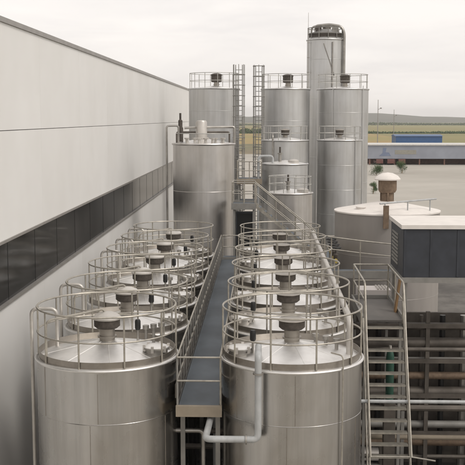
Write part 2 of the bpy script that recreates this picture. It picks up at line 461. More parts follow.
# ------------------------------------------------------------------ silos behind
def make_silo(name, label, x, y, R_, top, mat, group, rail_h=.95, vent='pot', nseam=4, posts=12, rise=.22, rr=.022, seam0=1.5, roofmat=None):
    t = thing(name, label, 'silo', (x, y, 0), 0, group)
    hz = Z(top)
    seams = [hz - seam0 * (k + 1) for k in range(nseam)]
    seams = sorted(s_ for s_ in seams if s_ > .5)
    MB().lathe(seam_profile(R_, .1, hz, seams, .008, .022), 80).build('shell', mat, t)
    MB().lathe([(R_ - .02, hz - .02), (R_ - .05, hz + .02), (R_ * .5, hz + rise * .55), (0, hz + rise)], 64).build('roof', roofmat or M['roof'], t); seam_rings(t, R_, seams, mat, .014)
    MB().ring(R_ + .015, hz, .05, 72, 6).build('rim', mat, t)
    MB().lathe([(R_ + .08, 0), (R_ + .08, .1), (R_ - .1, .1), (R_ - .1, 0)], 48).build('base_ring', M['beam_gy'], t)
    if rail_h: tank_railing(t, R_ - .06, hz, rail_h, posts, rr, M['railing_far'], 56, True, .2)
    if vent == 'pot':
        vent_stack(t, hz + rise, .16, .2, .33, .42, .36, .14, M['vent_lt'], M['vent_dk'], M['vent_dk'], (.15, 0), 24)
    elif vent == 'low':
        vent_stack(t, hz + rise, .13, .1, .25, .28, .27, .1, M['vent_lt'], M['vent_dk'], M['vent_lt'], (0, 0), 24)
    return t
gs = 'tall steel silos behind the tank rows'
s1 = make_silo('silo', 'tall steel silo at the end of the white wall, behind the short silo', -3.10, 61, 1.56, 1.78, M['silo'], gs, seam0=1.35)
sA4 = make_silo('silo', 'tall steel silo in the middle, right of the pair of caged ladders', 1.38, 63.5, 1.56, 1.82, M['silo'], gs, seam0=2.0)
sB2 = make_silo('silo', 'tall wide steel silo on the right with a railed top, below the tallest silo', 5.13, 64.5, 1.67, 1.84, M['silo'], gs, seam0=1.5)
sC = make_silo('silo', 'tallest steel silo, rising above all others with pipework on its head', 4.42, 72, 1.33, 5.58, M['silo'], gs, rail_h=0, vent=None, seam0=1.4, nseam=6, rise=.35)
sA3 = make_silo('silo', 'steel silo of middle height just in front of the middle tall silo', 1.27, 58.6, 1.38, -1.33, M['silo'], gs, vent='low', rail_h=.85)
sA2 = make_silo('silo', 'lower steel silo between the middle-height silo and the silo above the staircase', 1.2, 54.9, 1.25, -2.55, M['silo'], gs, vent=None, rail_h=.0)
sA1 = make_silo('silo', 'lowest steel silo with a railed top, right behind the descending staircase', 1.36, 50.8, 1.16, -3.86, M['silo_dk'], gs, vent=None, rail_h=.85)
sB1 = make_silo('silo', 'steel silo of middle height in front of the wide tall silo on the right', 4.66, 60.6, 1.35, -1.36, M['silo'], gs, vent='low', rail_h=.85)

# fittings on the lower middle silos
for par, zz, px in ((sA2, Z(-2.55), -.3), (sA1, Z(-3.86), -.1)):
    f = MB().lathe([(0, zz + .05), (.09, zz + .05), (.09, zz + .55), (.14, zz + .55), (.14, zz + .62), (0, zz + .62)], 16, (px, -.3, 0)).build('nozzle', M['pipe_gy'], par)
    MB().lathe([(0, zz + .62), (.05, zz + .62), (.05, zz + .95), (0, zz + .95)], 12, (px, -.3, 0)).build('valve_stem', M['vent_dk'], f)
    MB().lathe([(0, zz + .02), (.3, zz + .02), (.3, zz + .2), (.2, zz + .26), (0, zz + .28)], 24, (px + .75, -.45, 0)).build('manhole', M['cap'], par)
MB().tube(bend([(-1.5, -.6, .4), (-1.5, -.6, Z(-2.1)), (-.7, -.5, Z(-2.1)), (-.7, -.5, Z(-2.5))], .25), .07, 10).build('fill_pipe', M['pipe_wt'], sA2)
MB().tube(bend([(-.75, -1.2, .4), (-.75, -1.2, Z(-1.0)), (-.75, -.4, Z(-.9)), (-.75, -.4, Z(-1.2))], .2), .05, 8).build('fill_pipe', M['pipe_gy'], sA3)
for par, dx in ((sB2, -.75), (sB2, 1.2), (sB1, .9)):
    rr_ = (1.67 if par == sB2 else 1.35) + .05; dy = -math.sqrt(rr_ * rr_ - dx * dx)
    zt_ = Z(1.9) if par == sB2 else Z(-1.3)
    MB().tube([(dx, dy, .2), (dx, dy, zt_ + .15)], .024, 8).build('conduit', M['silo'], par)
# head of the tallest silo
hz = Z(5.58)
MB().lathe([(1.29, hz + .0), (1.29, hz + .1), (1.05, hz + .3), (1.05, hz + .52), (.98, hz + .52), (.6, hz + .75), (0, hz + .85)], 40).build('head_dome', M['silo'], sC)
MB().lathe([(1.1, hz + .16), (1.2, hz + .16), (1.2, hz + .5), (1.1, hz + .5)], 40, loop=True).build('head_band', M['vent_dk'], sC)
tank_railing(sC, 1.27, hz, .85, 12, .03, M['beam_gy'], 40, True, .1)
dp = MB().tube(bend([(-.75, -.35, hz + .7), (-.7, -.35, hz + 1.0), (.25, -.4, hz + 1.1), (1.1, -.55, hz + .95), (1.32, -.6, hz + .5), (1.32, -.6, .4)], .3), .1, 10).build('down_pipe', M['pipe_gy'], sC)
MB().lathe([(0, hz + .8), (.3, hz + .8), (.34, hz + 1.0), (.2, hz + 1.18), (0, hz + 1.22)], 20, (.1, .1, 0)).build('vent_cap', M['vent_lt'], sC)
MB().tube(bend([(-1.0, .2, hz + .4), (-1.0, .2, hz + .95), (-.3, .1, hz + 1.12), (.9, .2, hz + 1.02), (.95, .2, hz + .4)], .25), .075, 10).build('cross_pipe', M['pipe_gy'], sC)
MB().box(-.75, -.3, -.5, -.1, hz + .55, hz + .98).build('filter_box', M['vent_dk'], sC)
MB().box(.45, .8, -.6, -.2, hz + .5, hz + .88).build('filter_box', M['pipe_gy'], sC)
MB().tube([(.45, -1.3, hz - 4.2), (.45, -1.3, hz - .2)], .05, 8).build('tray_and_gap_shade', M['pipe_gy'], sC)
MB().tube([(-.2, -1.37, hz - .3), (.6, -1.25, hz - 2.6)], .035, 6).build('sloping_rail', M['pipe_gy'], sC)
lr = MB().tube([(-1.27, -.75, hz - 3.5), (-1.27, -.75, hz + 1.9)], [.03, .012], 6).build('lightning_rod', M['pipe_gy'], sC)
for q in range(4): MB().box(-1.34, -1.18, -.78, -.72, hz - 3.4 + q * 1.05, hz - 3.34 + q * 1.05).build('rod_bracket', M['pipe_gy'], sC)
MB().box(.98, 1.5, -1.05, -.75, hz - 3.95, hz - 3.62).build('lamp_box', M['vent_dk'], sC)

# short wide silo on the left with the agitator
sh = make_silo('silo', 'short wide silo with an agitator and pipes on top, beside the white wall', -2.86, 46.5, 1.46, -1.22, M['silo_dk'], gs, rail_h=0, vent=None, rise=.28, seam0=2.2)
hz = Z(-1.22)
ag = MB().lathe([(0, hz + .2), (.36, hz + .2), (.36, hz + .3), (.27, hz + .32), (.27, hz + 1.02), (.22, hz + 1.1), (0, hz + 1.12)], 28, (-.1, -.1, 0)).build('agitator', M['cap'], sh)
MB().lathe([(0, hz + .1), (.13, hz + .1), (.13, hz + .75), (.1, hz + .8), (.1, hz + 1.1), (.05, hz + 1.15), (.05, hz + 1.45), (0, hz + 1.45)], 18, (-1.08, -.3, 0)).build('pump_motor', M['vent_dk'], sh)
MB().tube(bend([(-.9, -.2, hz + .75), (-.45, -.15, hz + .78), (1.45, .25, hz + .8), (1.45, .25, hz + .02)], .1), .06, 8).build('top_pipe', M['pipe_gy'], sh)
MB().tube(bend([(-1.3, .2, hz + .02), (-1.3, .2, hz + .55), (1.2, .6, hz + .55), (1.2, .6, hz + .02)], .1), .045, 8).build('top_pipe', M['pipe_dk'], sh)
MB().tube(bend([(-1.15, -.5, hz - .0), (-1.15, -.5, hz + .86), (-1.7, -.6, hz + .86), (-1.7, -.6, .3)], .12), .05, 8).build('down_pipe', M['pipe_gy'], sh)
for k in range(9):
    a = -2.5 + k * .27; r_ = .95 + .22 * (k % 2)
    x_, y_ = r_ * math.cos(a), r_ * math.sin(a)
    MB().lathe([(0, hz), (.06, hz), (.06, hz + .24), (.11, hz + .24), (.11, hz + .3), (0, hz + .3)], 10, (x_, y_, 0)).build('nozzle', M['cap'], sh)
MB().ring(1.3, hz + .5, .02, 48, 6).build('guard_rail', M['railing_far'], sh)

# caged ladders
def caged_ladder(label, x, y, top, bottom, d):
    t = thing('caged_ladder', label, 'ladder', (x, y, 0), 0, 'caged ladders up the tall silos')
    z0, z1 = Z(bottom), Z(top)
    for s_ in (-1, 1): MB().box(s_ * .2 - .025, s_ * .2 + .025, -.03, .03, .0, z1).build('stile', M['beam_gy'], t)
    zz = .35
    while zz < z1 - .1: MB().tube([(-.18, 0, zz), (.18, 0, zz)], .02, 6).build('rung', M['beam_gy'], t); zz += .3
    zz = z0
    while zz <= z1 + .01:
        MB().tube([(.35 * math.cos(a), -.3 + .42 * math.sin(a), zz) for a in [PI * .25 - 2 * PI * k / 20 * .75 for k in range(21)]], .028, 6).build('cage_hoop', M['beam_gy'], t); zz += .62
    for k in range(5):
        a = PI * .25 - 2 * PI * (k * 4 + 2) / 20 * .75
        MB().tube([(.35 * math.cos(a), -.3 + .42 * math.sin(a), z0), (.35 * math.cos(a), -.3 + .42 * math.sin(a), z1)], .02, 6).build('cage_bar', M['beam_gy'], t)
    return t
caged_ladder('caged steel ladder on the right side of the silo by the white wall', -1.5, 58.9, 3.15, -5.5, 1)
caged_ladder('caged steel ladder on the left side of the middle tall silo', -.33, 61.4, 3.25, -5.5, 1)

# ------------------------------------------------------------------ landing and staircase before the silos
def rail_run(parent, pts, mat, rad=.024, post_h=None, posts=(), low=.5):
    MB().tube(bend(pts, .05, 3), rad, 8).build('top_rail', mat, parent)
    MB().tube(bend([(p[0], p[1], p[2] - low) for p in pts], .05, 3), rad * .85, 8).build('mid_rail', mat, parent)
    for p in posts: MB().tube([(p[0], p[1], p[2] - post_h), p], rad, 8).build('post', mat, parent)

sc = thing('staircase', 'steel staircase going down to the right from a railed landing, before the silos', 'staircase', (0, 44.8, 0))
lz = Z(-3.92); x0, x1, y0, y1 = -1.42, -.40, -.75, .75
MB().box(x0, x1, y0, y1, lz - .05, lz).build('landing', M['grating'], sc)
fr = MB(); fr.box(x0 - .05, x0 - .003, y0, y1, lz - .2, lz + .08); fr.box(x1 + .003, x1 + .05, y0, y1, lz - .2, lz - .0)
fr.box(x0 - .05, x1 + .05, y0 - .05, y0 - .003, lz - .2, lz + .08); fr.box(x0 - .05, x1 + .05, y1 + .003, y1 + .05, lz - .2, lz + .08)
fr.build('landing_frame', M['beam_gy'], sc)
for xx in (x0 + .04, x1 - .1):
    for yy in (y0 + .04, y1 - .1): MB().box(xx, xx + .08, yy, yy + .08, 0, lz - .205).build('leg', M['beam_gy'], sc)
rz_ = lz + 1.02
rail_run(sc, [(x1, y0, rz_), (x0, y0, rz_), (x0, y1, rz_), (x1, y1, rz_)], M['rail'], .024, 1.05, [(x0, y0, rz_), (x0, y1, rz_), (x1, y0, rz_), (x1, y1, rz_), (-.9, y0, rz_), (-.9, y1, rz_)])
bx_, bz = 2.42, Z(-6.2)
for yy in (-.5, .46):
    MB().add([(x1 + .05, yy, lz - .16), (x1 + .05, yy, lz + .02), (bx_, yy, bz + .06), (bx_, yy, bz - .12), (x1 + .05, yy + .04, lz - .16), (x1 + .05, yy + .04, lz + .02), (bx_, yy + .04, bz + .06), (bx_, yy + .04, bz - .12)],
             [(0, 1, 2, 3), (4, 7, 6, 5), (0, 4, 5, 1), (1, 5, 6, 2), (2, 6, 7, 3), (3, 7, 4, 0)]).build('stringer', M['rail'], sc)
    for dz in (.98, .5):
        MB().tube([(x1, yy, lz + dz), (bx_, yy, bz + dz)], .026 if dz > .6 else .02, 8).build('handrail', M['rail'], sc)
    for k in range(4):
        f = k / 3 * .96 + .02
        MB().tube([(x1 + (bx_ - x1) * f, yy, lz + (bz - lz) * f), (x1 + (bx_ - x1) * f, yy, lz + (bz - lz) * f + .97)], .022, 8).build('baluster', M['rail'], sc)
for k in range(11):
    f = (k + .7) / 11.3
    xx = x1 + (bx_ - x1) * f; zz = lz + (bz - lz) * f
    MB().box(xx - .12, xx + .12, -.455, .455, zz - .03, zz).build('tread', M['grating'], sc)
# gangway at the foot of the stairs
gw = thing('gangway', 'cross gangway at the foot of the staircase, beyond the far ends of the tank rows', 'walkway', (0, 43.3, 0))
MB().box(-1.83, 3.6, -.6, .5, Z(-6.25), Z(-6.2)).build('deck', M['grating'], gw)
MB().box(-1.83, 3.6, -.66, -.603, Z(-6.4), Z(-6.1)).build('side_beam', M['beam_gy'], gw)
MB().box(2.0, 3.6, .503, 2.2, Z(-6.25), Z(-6.2)).build('foot_plate', M['grating'], gw)
gp = [(x_, -.58, Z(-5.15)) for x_ in (-1.8, -.6, .6, 1.8, 2.7, 3.6)]
rail_run(gw, [gp[0], gp[-1], (3.6, 2.15, Z(-5.15))], M['rail'], .024, 1.1, gp + [(3.6, 2.15, Z(-5.15))])
for xx in (-1.6, 1.1, 3.4): MB().box(xx, xx + .1, -.4, -.3, 0, Z(-6.26)).build('leg', M['beam_gy'], gw)

# upper platform joining the ladders
up = thing('access_platform', 'small railed steel platform at the foot of the caged ladders', 'platform', (-.75, 55.5, 0))
pz = Z(-3.45)
MB().box(-.72, .62, -1.3, 1.6, pz - .06, pz).build('deck', M['grating'], up)
MB().box(-.75, .65, -1.36, -1.303, pz - .2, pz + .1).build('edge_beam', M['beam'], up)
rail_run(up, [(.62, 1.6, pz + 1.05), (.62, -1.3, pz + 1.05), (-.72, -1.3, pz + 1.05), (-.72, 1.6, pz + 1.05)], M['rail'], .026, 1.1, [(.62, -1.3, pz + 1.05), (-.72, -1.3, pz + 1.05), (-.05, -1.3, pz + 1.05), (.62, .2, pz + 1.05), (-.72, .2, pz + 1.05)])
for xx in (-.68, .5):
    for yy in (-1.25, 1.4): MB().box(xx, xx + .09, yy, yy + .09, 0, pz - .065).build('leg', M['beam_gy'], up)
MB().box(-.72, .62, -1.0, 1.0, Z(-4.72), Z(-4.66)).build('lower_deck', M['grating'], up)

ec = thing('landing_shade_block', 'dark cabinet standing below the staircase landing', 'block', (-.85, 44.85, 0))  # dark box added for the shaded opening under the landing
MB().box(-.42, .38, -.3, .3, .15, Z(-4.3)).build('case', M['cabin'], ec)
MB().box(-.37, .33, -.32, -.303, 3.2, Z(-4.36)).build('shade_front', M['black'], ec)
MB().box(-.42, .38, -.3, .3, 0, .147).build('plinth', M['beam_gy'], ec)

# ------------------------------------------------------------------ big painted tank at right
bt = thing('big_tank', 'big squat grey painted tank with a pale cone roof, right of the tank rows', 'tank', (4.8, 38, 0))
BR = 2.02; bz = Z(-3.55)
MB().lathe(seam_profile(BR, .1, bz - .04, [bz - 1.6, bz - 3.2, bz - 4.8], .005, .015), 96).build('shell', M['tankpaint'], bt); seam_rings(bt, BR, [bz - 1.6, bz - 3.2, bz - 4.8], M['tankpaint'])
MB().lathe([(BR + .03, bz - .05), (BR + .03, bz), (BR - .02, bz + .012), (BR * .5, bz + .2), (0, bz + .4)], 96).build('roof', M['cream'], bt)
MB().lathe([(BR + .1, 0), (BR + .1, .1), (BR - .1, .1), (BR - .1, 0)], 64).build('base_ring', M['beam_gy'], bt)
vn = MB().lathe([(0, bz + .3), (.27, bz + .3), (.27, bz + .36), (.22, bz + .38), (.22, bz + .7), (0, bz + .7)], 28).build('vent', M['rust'], bt)
MB().lathe([(0, bz + .68), (.3, bz + .68), (.355, bz + .78), (.355, bz + 1.17), (0, bz + 1.17)], 32).build('drum', M['rust'], vn)
MB().lathe([(0, bz + 1.165), (.49, bz + 1.165), (.5, bz + 1.21), (.4, bz + 1.33), (.2, bz + 1.43), (0, bz + 1.46)], 32).build('cap', M['cream'], vn)
for k in range(3):
    a = k * 2.09 + .5
    MB().box(.27 * math.cos(a) - .03, .27 * math.cos(a) + .03, .27 * math.sin(a) - .03, .27 * math.sin(a) + .03, bz + .36, bz + .7).build('stay', M['rust'], vn)
MB().lathe([(0, bz + .0), (.16, bz + .0), (.16, bz + .16), (.19, bz + .16), (.19, bz + .2), (0, bz + .22)], 20, (-1.1, -.8, 0)).build('hatch', M['cream'], bt)
gr = MB().box(-.4, -.2, -2.15, -2.05, bz - .5, bz + .35).build('rail_bracket', M['rust'], bt)
MB().tube([(-.5, -1.85, bz + .4), (1.75, -.8, bz + .5)], .035, 8).build('guard_rail', M['pipe_wt'], bt)
for q in (-.3, .6, 1.5):
    MB().tube([(q, -1.85 + (q + .5) * .467, bz + .02), (q, -1.85 + (q + .5) * .467, bz + .42 + (q + .3) * .044)], .025, 8).build('post', M['pipe_wt'], bt)

# rails of the catwalk in front of it
cw = thing('catwalk', 'short catwalk with two thin rails, in front of the big grey tank', 'walkway', (2.3, 33.2, 0))
MB().box(0, 2.15, 0, .95, Z(-5.35), Z(-5.3)).build('deck', M['grating'], cw)
MB().box(-.03, 2.15, -.06, -.003, Z(-5.45), Z(-5.2)).build('edge_beam', M['beam_gy'], cw)
rail_run(cw, [(-.1, -.03, Z(-4.02)), (1.0, -.03, Z(-4.16)), (2.12, -.03, Z(-4.28))], M['rail'], .022, 1.1, [(.02, -.03, Z(-4.06)), (1.0, -.03, Z(-4.17)), (2.12, -.03, Z(-4.29))], .42)
for xx in (.1, 2.0): MB().box(xx, xx + .09, .4, .49, 0, Z(-5.36)).build('leg', M['beam_gy'], cw)

# ------------------------------------------------------------------ steep stair with landing, right foreground
ss = thing('steep_stair', 'steep steel stair with pale handrails coming down from a landing, right of the right row', 'staircase', (0, 26.7, 0))
lx0, lx1, ll, lz = 2.80, 3.86, 3.3, Z(-5.56)
MB().box(lx0, lx1, 0, ll, lz - .05, lz).build('landing', M['grating_gy'], ss)
fr = MB(); fr.box(lx0 - .06, lx0 - .003, 0, ll, lz - .2, lz + .1); fr.box(lx1 + .003, lx1 + .06, 0, ll, lz - .2, lz + .1); fr.box(lx0 - .06, lx1 + .06, ll + .003, ll + .06, lz - .2, lz + .1)
fr.build('landing_frame', M['beam_gy'], ss)
ht = Z(-4.5)
for xx in (lx0, lx1):
    MB().tube(bend([(xx, -2.1, ht - 4.25), (xx, -.02, ht), (xx, ll, ht), ], .15), .027, 8).build('handrail', M['rail'], ss)
    MB().tube(bend([(xx, -2.12, ht - 4.75), (xx, .0, ht - .5), (xx, ll, ht - .5)], .15), .022, 8).build('mid_rail', M['rail'], ss)
    for yy in (.02, 1.65, ll): MB().tube([(xx, yy, lz - .1), (xx, yy, ht)], .024, 8).build('post', M['rail'], ss)
    sgn = -.05 if xx == lx0 else .01
    a = Vector((xx + sgn, -.02, lz)); b = Vector((xx + sgn, -2.38, lz - 4.92))
    MB().add([a + Vector((0, 0, -.3)), a + Vector((0, 0, .06)), b + Vector((0, 0, .06)), b + Vector((0, 0, -.3)), a + Vector((.04, 0, -.3)), a + Vector((.04, 0, .06)), b + Vector((.04, 0, .06)), b + Vector((.04, 0, -.3))],
             [(0, 1, 2, 3), (4, 7, 6, 5), (0, 4, 5, 1), (1, 5, 6, 2), (2, 6, 7, 3), (3, 7, 4, 0)]).build('stringer', M['rail'], ss)
MB().tube([(lx0, ll, ht), (lx1, ll, ht)], .027, 8).build('end_rail', M['rail'], ss)
MB().tube([(lx0, ll, ht - .5), (lx1, ll, ht - .5)], .022, 8).build('end_rail', M['rail'], ss)
for k in range(17):
    f = (k + .6) / 17.2
    yy, zz = -.02 - 2.36 * f, lz - 4.92 * f
    tr = MB().box(lx0 + .012, lx1 - .012, yy - .11, yy + .11, zz - .04, zz).build('tread', M['rail'], ss)
# lower landing, out of the bottom of the frame
MB().box(lx0 - .05, lx1 + .6, -3.4, -2.42, lz - 5.0, lz - 4.94).build('foot_landing', M['grating'], ss)
MB().tube([(lx0, -2.08, ht - 4.24), (lx1, -2.08, ht - 4.24), (lx1 + .6, -2.2, ht - 4.3)], .022, 8).build('foot_rail', M['rail'], ss)
for xx in (lx0, lx1 - .08):
    for yy in (.1, ll - .2): MB().box(xx, xx + .08, yy, yy + .08, 0, lz - .055).build('leg', M['beam_gy'], ss)

# dark cabin right of the landing
cb = thing('plant_cabin', 'dark plant cabin on legs with a pale flat roof, right of the stair landing', 'cabin', (4.06, 28.3, 0))
MB().box(0, 3.2, 0, 2.7, Z(-4.62), Z(-3.2)).build('body', M['cabin'], cb)
MB().box(-.06, 3.26, -.06, 2.76, Z(-3.197), Z(-3.08)).build('roof', M['cream'], cb)
for k in range(9): MB().box(-.025, -.003, 1.0, 2.3, Z(-4.4) + k * .11, Z(-4.4) + k * .11 + .06).build('louvre', M['beam_gy'], cb)
for xx in (.02, .78, 1.56, 2.34, 3.1): MB().box(xx, xx + .06, -.022, -.003, Z(-4.6), Z(-3.22)).build('wall_rib', M['cabin'], cb)
MB().box(-.03, 3.23, -.03, 2.73, Z(-4.78), Z(-4.623)).build('base_frame', M['beam_gy'], cb)
for xx in (.05, 3.05):
    for yy in (.05, 2.55): MB().box(xx, xx + .1, yy, yy + .1, 0, Z(-4.783)).build('leg', M['beam_gy'], cb)

# clutter round and under the stair
wb_ = thing('white_unit', 'white boxy unit with a grooved top, beyond the stair landing rails', 'machine', (3.05, 31.1, 0))
MB().box(0, 1.05, 0, .85, Z(-6.6), Z(-5.5)).build('case', M['white'], wb_)
for k in range(4): MB().box(.62 + k * .1, .67 + k * .1, .05, .8, Z(-5.497), Z(-5.46)).build('grille', M['cap'], wb_)
MB().box(0.05, 1.0, .1, .75, 0, Z(-6.603)).build('stand', M['beam_gy'], wb_)
bd = MB()
bd.add([(3.78, 27.75, lz + .0), (3.83, 27.75, lz + .0), (3.83, 28.0, lz), (3.78, 28.0, lz), (3.9, 27.75, Z(-4.62)), (3.95, 27.75, Z(-4.62)), (3.95, 28.0, Z(-4.62)), (3.9, 28.0, Z(-4.62))],
       [(0, 3, 2, 1), (4, 5, 6, 7), (0, 1, 5, 4), (2, 3, 7, 6), (1, 2, 6, 5), (0, 4, 7, 3)])
tag(bd.build('board', M['brown']), 'brown board leaning on the right handrail of the stair landing', 'board')
gc = thing('gas_cylinder', 'dark green gas cylinder standing behind the steep stair', 'cylinder', (3.62, 27.35, 0))
MB().box(-.16, .16, -.16, .16, 0, 2.9).build('stand', M['pipe_dk'], gc)
MB().lathe([(0, 2.903), (.11, 2.903), (.115, 2.95), (.115, 4.25), (.09, 4.38), (.03, 4.45), (0, 4.45)], 20).build('bottle', M['green'], gc)
MB().lathe([(0, 4.452), (.04, 4.452), (.04, 4.57), (0, 4.57)], 12).build('valve', M['cap'], gc)
tag(MB().tube([(2.6, 25.35, Z(-7.48)), (5.6, 25.35, Z(-7.48))], .05, 12).build('white_pipe', M['pipe_wt']), 'level white pipe crossing in front of the steep stair', 'pipe')
gr_ = 'level pipes behind the steep stair'
pipe([(2.5, 27.6, Z(-6.6)), (7, 27.6, Z(-6.6))], .06, M['pipe_dk'], 'dark level pipe behind the steep stair, highest of the three', gr_)
pipe([(2.5, 27.5, Z(-8.3)), (7, 27.5, Z(-8.3))], .09, M['pipe_dk'], 'thick dark level pipe behind the steep stair, middle of the three', gr_)
pipe([(2.5, 27.9, Z(-9.3)), (7, 27.9, Z(-9.3))], .07, M['beam'], 'tan level pipe behind the steep stair, lowest of the three', gr_)
pm = thing('pump', 'pale pump set standing on the paving below the stair', 'pump', (3.5, 30.0, 0))
MB().box(-.5, .6, -.35, .35, 0, .15).build('base', M['beam_gy'], pm)
MB().tube([(-.4, 0, .45), (.15, 0, .45)], .22, 18).build('motor', M['cream'], pm)
MB().lathe([(0, .15), (.26, .15), (.26, .75), (.12, .8), (.12, 1.1), (0, 1.1)], 20, (.4, 0, 0)).build('casing', M['pipe_gy'], pm)
rk = thing('pipe_rack', 'dark steel pipe rack behind the steep stair, filled with dark pipes', 'pipe rack', (2.6, 29.6, 0))
for xx in (0, 2.4, 4.8):
    MB().box(xx, xx + .12, 0, .12, 0, 5.1).build('column', M['pipe_dk'], rk)
for k, zz in enumerate((1.2, 2.4, 3.5, 4.6)):
    MB().box(-.05, 4.95, -.06, -.003, zz, zz + .14).build('beam', M['pipe_dk'], rk)
for k in range(9):
    zz = .45 + k * .52
    MB().tube([(-.2, .2, zz), (5.2, .2, zz)], .07 + .05 * ((k * 5) % 3), 12).build('pipe', (M['pipe_dk'], M['rust'], M['beam_gy'], M['pipe_dk'])[k % 4], rk)
for k in range(7):
    xx = .35 + k * .66
    MB().tube([(xx, .5, 0), (xx, .5, 4.9)], .06 + .03 * (k % 3), 10).build('riser', (M['pipe_dk'], M['black'], M['pipe_gy'])[k % 3], rk)
sw = MB().box(2.45, 9.0, 30.5, 30.62, 0, 4.9).build('shade_screen', M['pipe_dk'])  # dark sheet added so the gaps between the treads read as shade
tag(sw, 'added dark brown screen for the shade behind the pipe rack and the stair landing', 'wall')
# hand valves near the far right end of the row
gv = thing('valve_station', 'cluster of valves with dark handwheels at the right edge of the right row', 'valve', (2.55, 35.4, 0))
MB().tube([(0, -1.4, Z(-5.0)), (0, 1.8, Z(-5.0))], .07, 10).build('manifold', M['yellow'], gv)
for k in range(4):
    yy = -1.1 + k * .8
    hw = MB().ring(.17, Z(-4.55), .03, 20, 6, (0, yy)).build('handwheel', M['black'], gv)
    MB().lathe([(0, Z(-5.0)), (.07, Z(-5.0)), (.09, Z(-4.8)), (.03, Z(-4.74)), (.03, Z(-4.52)), (0, Z(-4.52))], 12, (0, yy, 0)).build('spindle', M['vent_dk'], hw)
for yy in (-1.2, 1.6): MB().box(-.05, .05, yy - .05, yy + .05, 0, Z(-5.075)).build('leg', M['beam_gy'], gv)

# ------------------------------------------------------------------ far background on the right
db = thing('depot_building', 'long low depot with a pale roof edge and grey blue fascia, far across the yard', 'building', (24.6, 232, 0))
MB().box(0, 42, 0, 14, 1.45, 4.58).build('fascia', M['fascia'], db)
MB().box(-.3, 42.3, -.3, 14.3, 4.583, 4.85).build('roof', M['roofing'], db)
MB().box(.2, 41.8, 6, 13.8, 0, 1.445).build('back_wall', M['brickish'], db)
for k in range(8): MB().box(.3 + k * 5.85, .6 + k * 5.85, .2, .5, 0, 1.445).build('column', M['brickish'], db)
em = MB(); em.add([(2.6, -.03, 2.1), (5.4, -.03, 2.1), (4.9, -.03, 2.9), (4.1, -.03, 3.0), (4.3, -.03, 4.0), (3.5, -.03, 4.0), (3.4, -.03, 2.8),
                   (2.6, -.004, 2.1), (5.4, -.004, 2.1), (4.9, -.004, 2.9), (4.1, -.004, 3.0), (4.3, -.004, 4.0), (3.5, -.004, 4.0), (3.4, -.004, 2.8)],
                  [tuple(range(7)), tuple(range(13, 6, -1))] + [(i, (i + 1) % 7, (i + 1) % 7 + 7, i + 7) for i in range(7)])
em.build('emblem', M['emblem'], db)
MB().box(6.3, 11.3, -.03, -.004, 2.5, 3.5).build('sign_band', M['olive'], db)
def van(x, lab, rz):
    t = thing('parked_van', lab, 'van', (x, 233.6, 0), rz, 'vehicles under the depot roof')
    b = MB(); prof = [(-2.2, .35), (2.2, .35), (2.25, .8), (1.6, .95), (1.1, 1.38), (-2.15, 1.38), (-2.25, .9)]
    b.add([(px_, -.8, z_) for px_, z_ in prof] + [(px_, .8, z_) for px_, z_ in prof], [tuple(range(7)), tuple(range(13, 6, -1))] + [(i, i + 7, (i + 1) % 7 + 7, (i + 1) % 7) for i in range(7)])
    b.build('body', M['red'], t)
    MB().box(-1.9, .9, -.815, .815, .95, 1.25).build('window', M['glass'], t)
    for wx in (-1.4, 1.4):
        for wy in (-.75, .75): MB().tube([(wx, wy - .1, .32), (wx, wy + .1, .32)], .32, 14).build('wheel', M['tyre'], t)
van(27.2, 'red brown van under the depot roof, leftmost of the three', PI / 2 + .05)
van(29.9, 'red brown van under the depot roof, middle of the three', PI / 2)
van(32.6, 'red brown van under the depot roof, rightmost of the three', PI / 2 - .04)
bs = thing('blue_shed', 'blue sheet metal shed rising behind the low depot', 'shed', (40.2, 300, 0))
MB().box(0, 14, 0, 10, 0, 5.5).build('wall', M['blue'], bs)
MB().add([(-.3, -.3, 5.503), (14.3, -.3, 5.503), (14.3, 10.3, 5.503), (-.3, 10.3, 5.503), (-.3, 5, 6.0), (14.3, 5, 6.0)], [(0, 1, 5, 4), (2, 3, 4, 5), (0, 4, 3), (1, 2, 5), (0, 3, 2, 1)]).build('roof', M['blue'], bs)
def mast(x, y, h, lab):
    t = thing('lighting_mast', lab, 'lamp post', (x, y, 0), 0, 'thin masts on the skyline')
    MB().tube([(0, 0, 0), (0, 0, h)], [.16, .08], 8).build('pole', M['coping'], t)
    MB().tube([(0, 0, h * .82), (.7, 0, h * .84)], .07, 6).build('arm', M['coping'], t)
    MB().box(.6, 1.1, -.15, .15, h * .835, h * .85 + .1).build('lamp', M['beam_gy'], t)
mast(34.6, 300, 16.5, 'taller thin mast on the skyline, just right of the wide silo')
mast(50, 380, 14.2, 'lower thin mast on the skyline, above the blue shed')
def bush(x, y, r, h, lab):
    b = MB(); vs = []; fs = []
    blobs = [(random.uniform(-.5, .5) * r, random.uniform(-.5, .5) * r, h * random.uniform(.25, .8), r * random.uniform(.3, .55)) for _ in range(9)]
    for k in range(2600):
        bx, by, bz_, br = random.choice(blobs)
        d = Vector((random.gauss(0, 1), random.gauss(0, 1), random.gauss(0, 1))).normalized() * br * random.uniform(.35, 1.25)
        p = Vector((bx, by, bz_)) + d
        if p.z < .03: continue
        u = Vector((random.gauss(0, 1), random.gauss(0, 1), random.gauss(0, 1))).normalized(); v_ = u.orthogonal().normalized()
        s_ = random.uniform(.028, .06) * max(1, r)
        b.add([p - u * s_, p + v_ * s_ * .5, p + u * s_, p - v_ * s_ * .5], [(0, 1, 2, 3)])
    t = thing('bush', lab, 'bush', (x, y, 0), 0, 'bushes in the far yard')
    b.build('foliage', M['leaf'], t)
    MB().tube([(0, 0, 0), (.05, .02, h * .6)], [.06, .03], 6).build('stem', M['brown'], t)
bush(16.0, 143, .8, 1.9, 'small dark green bush beside the wide silo, lowest of the three')
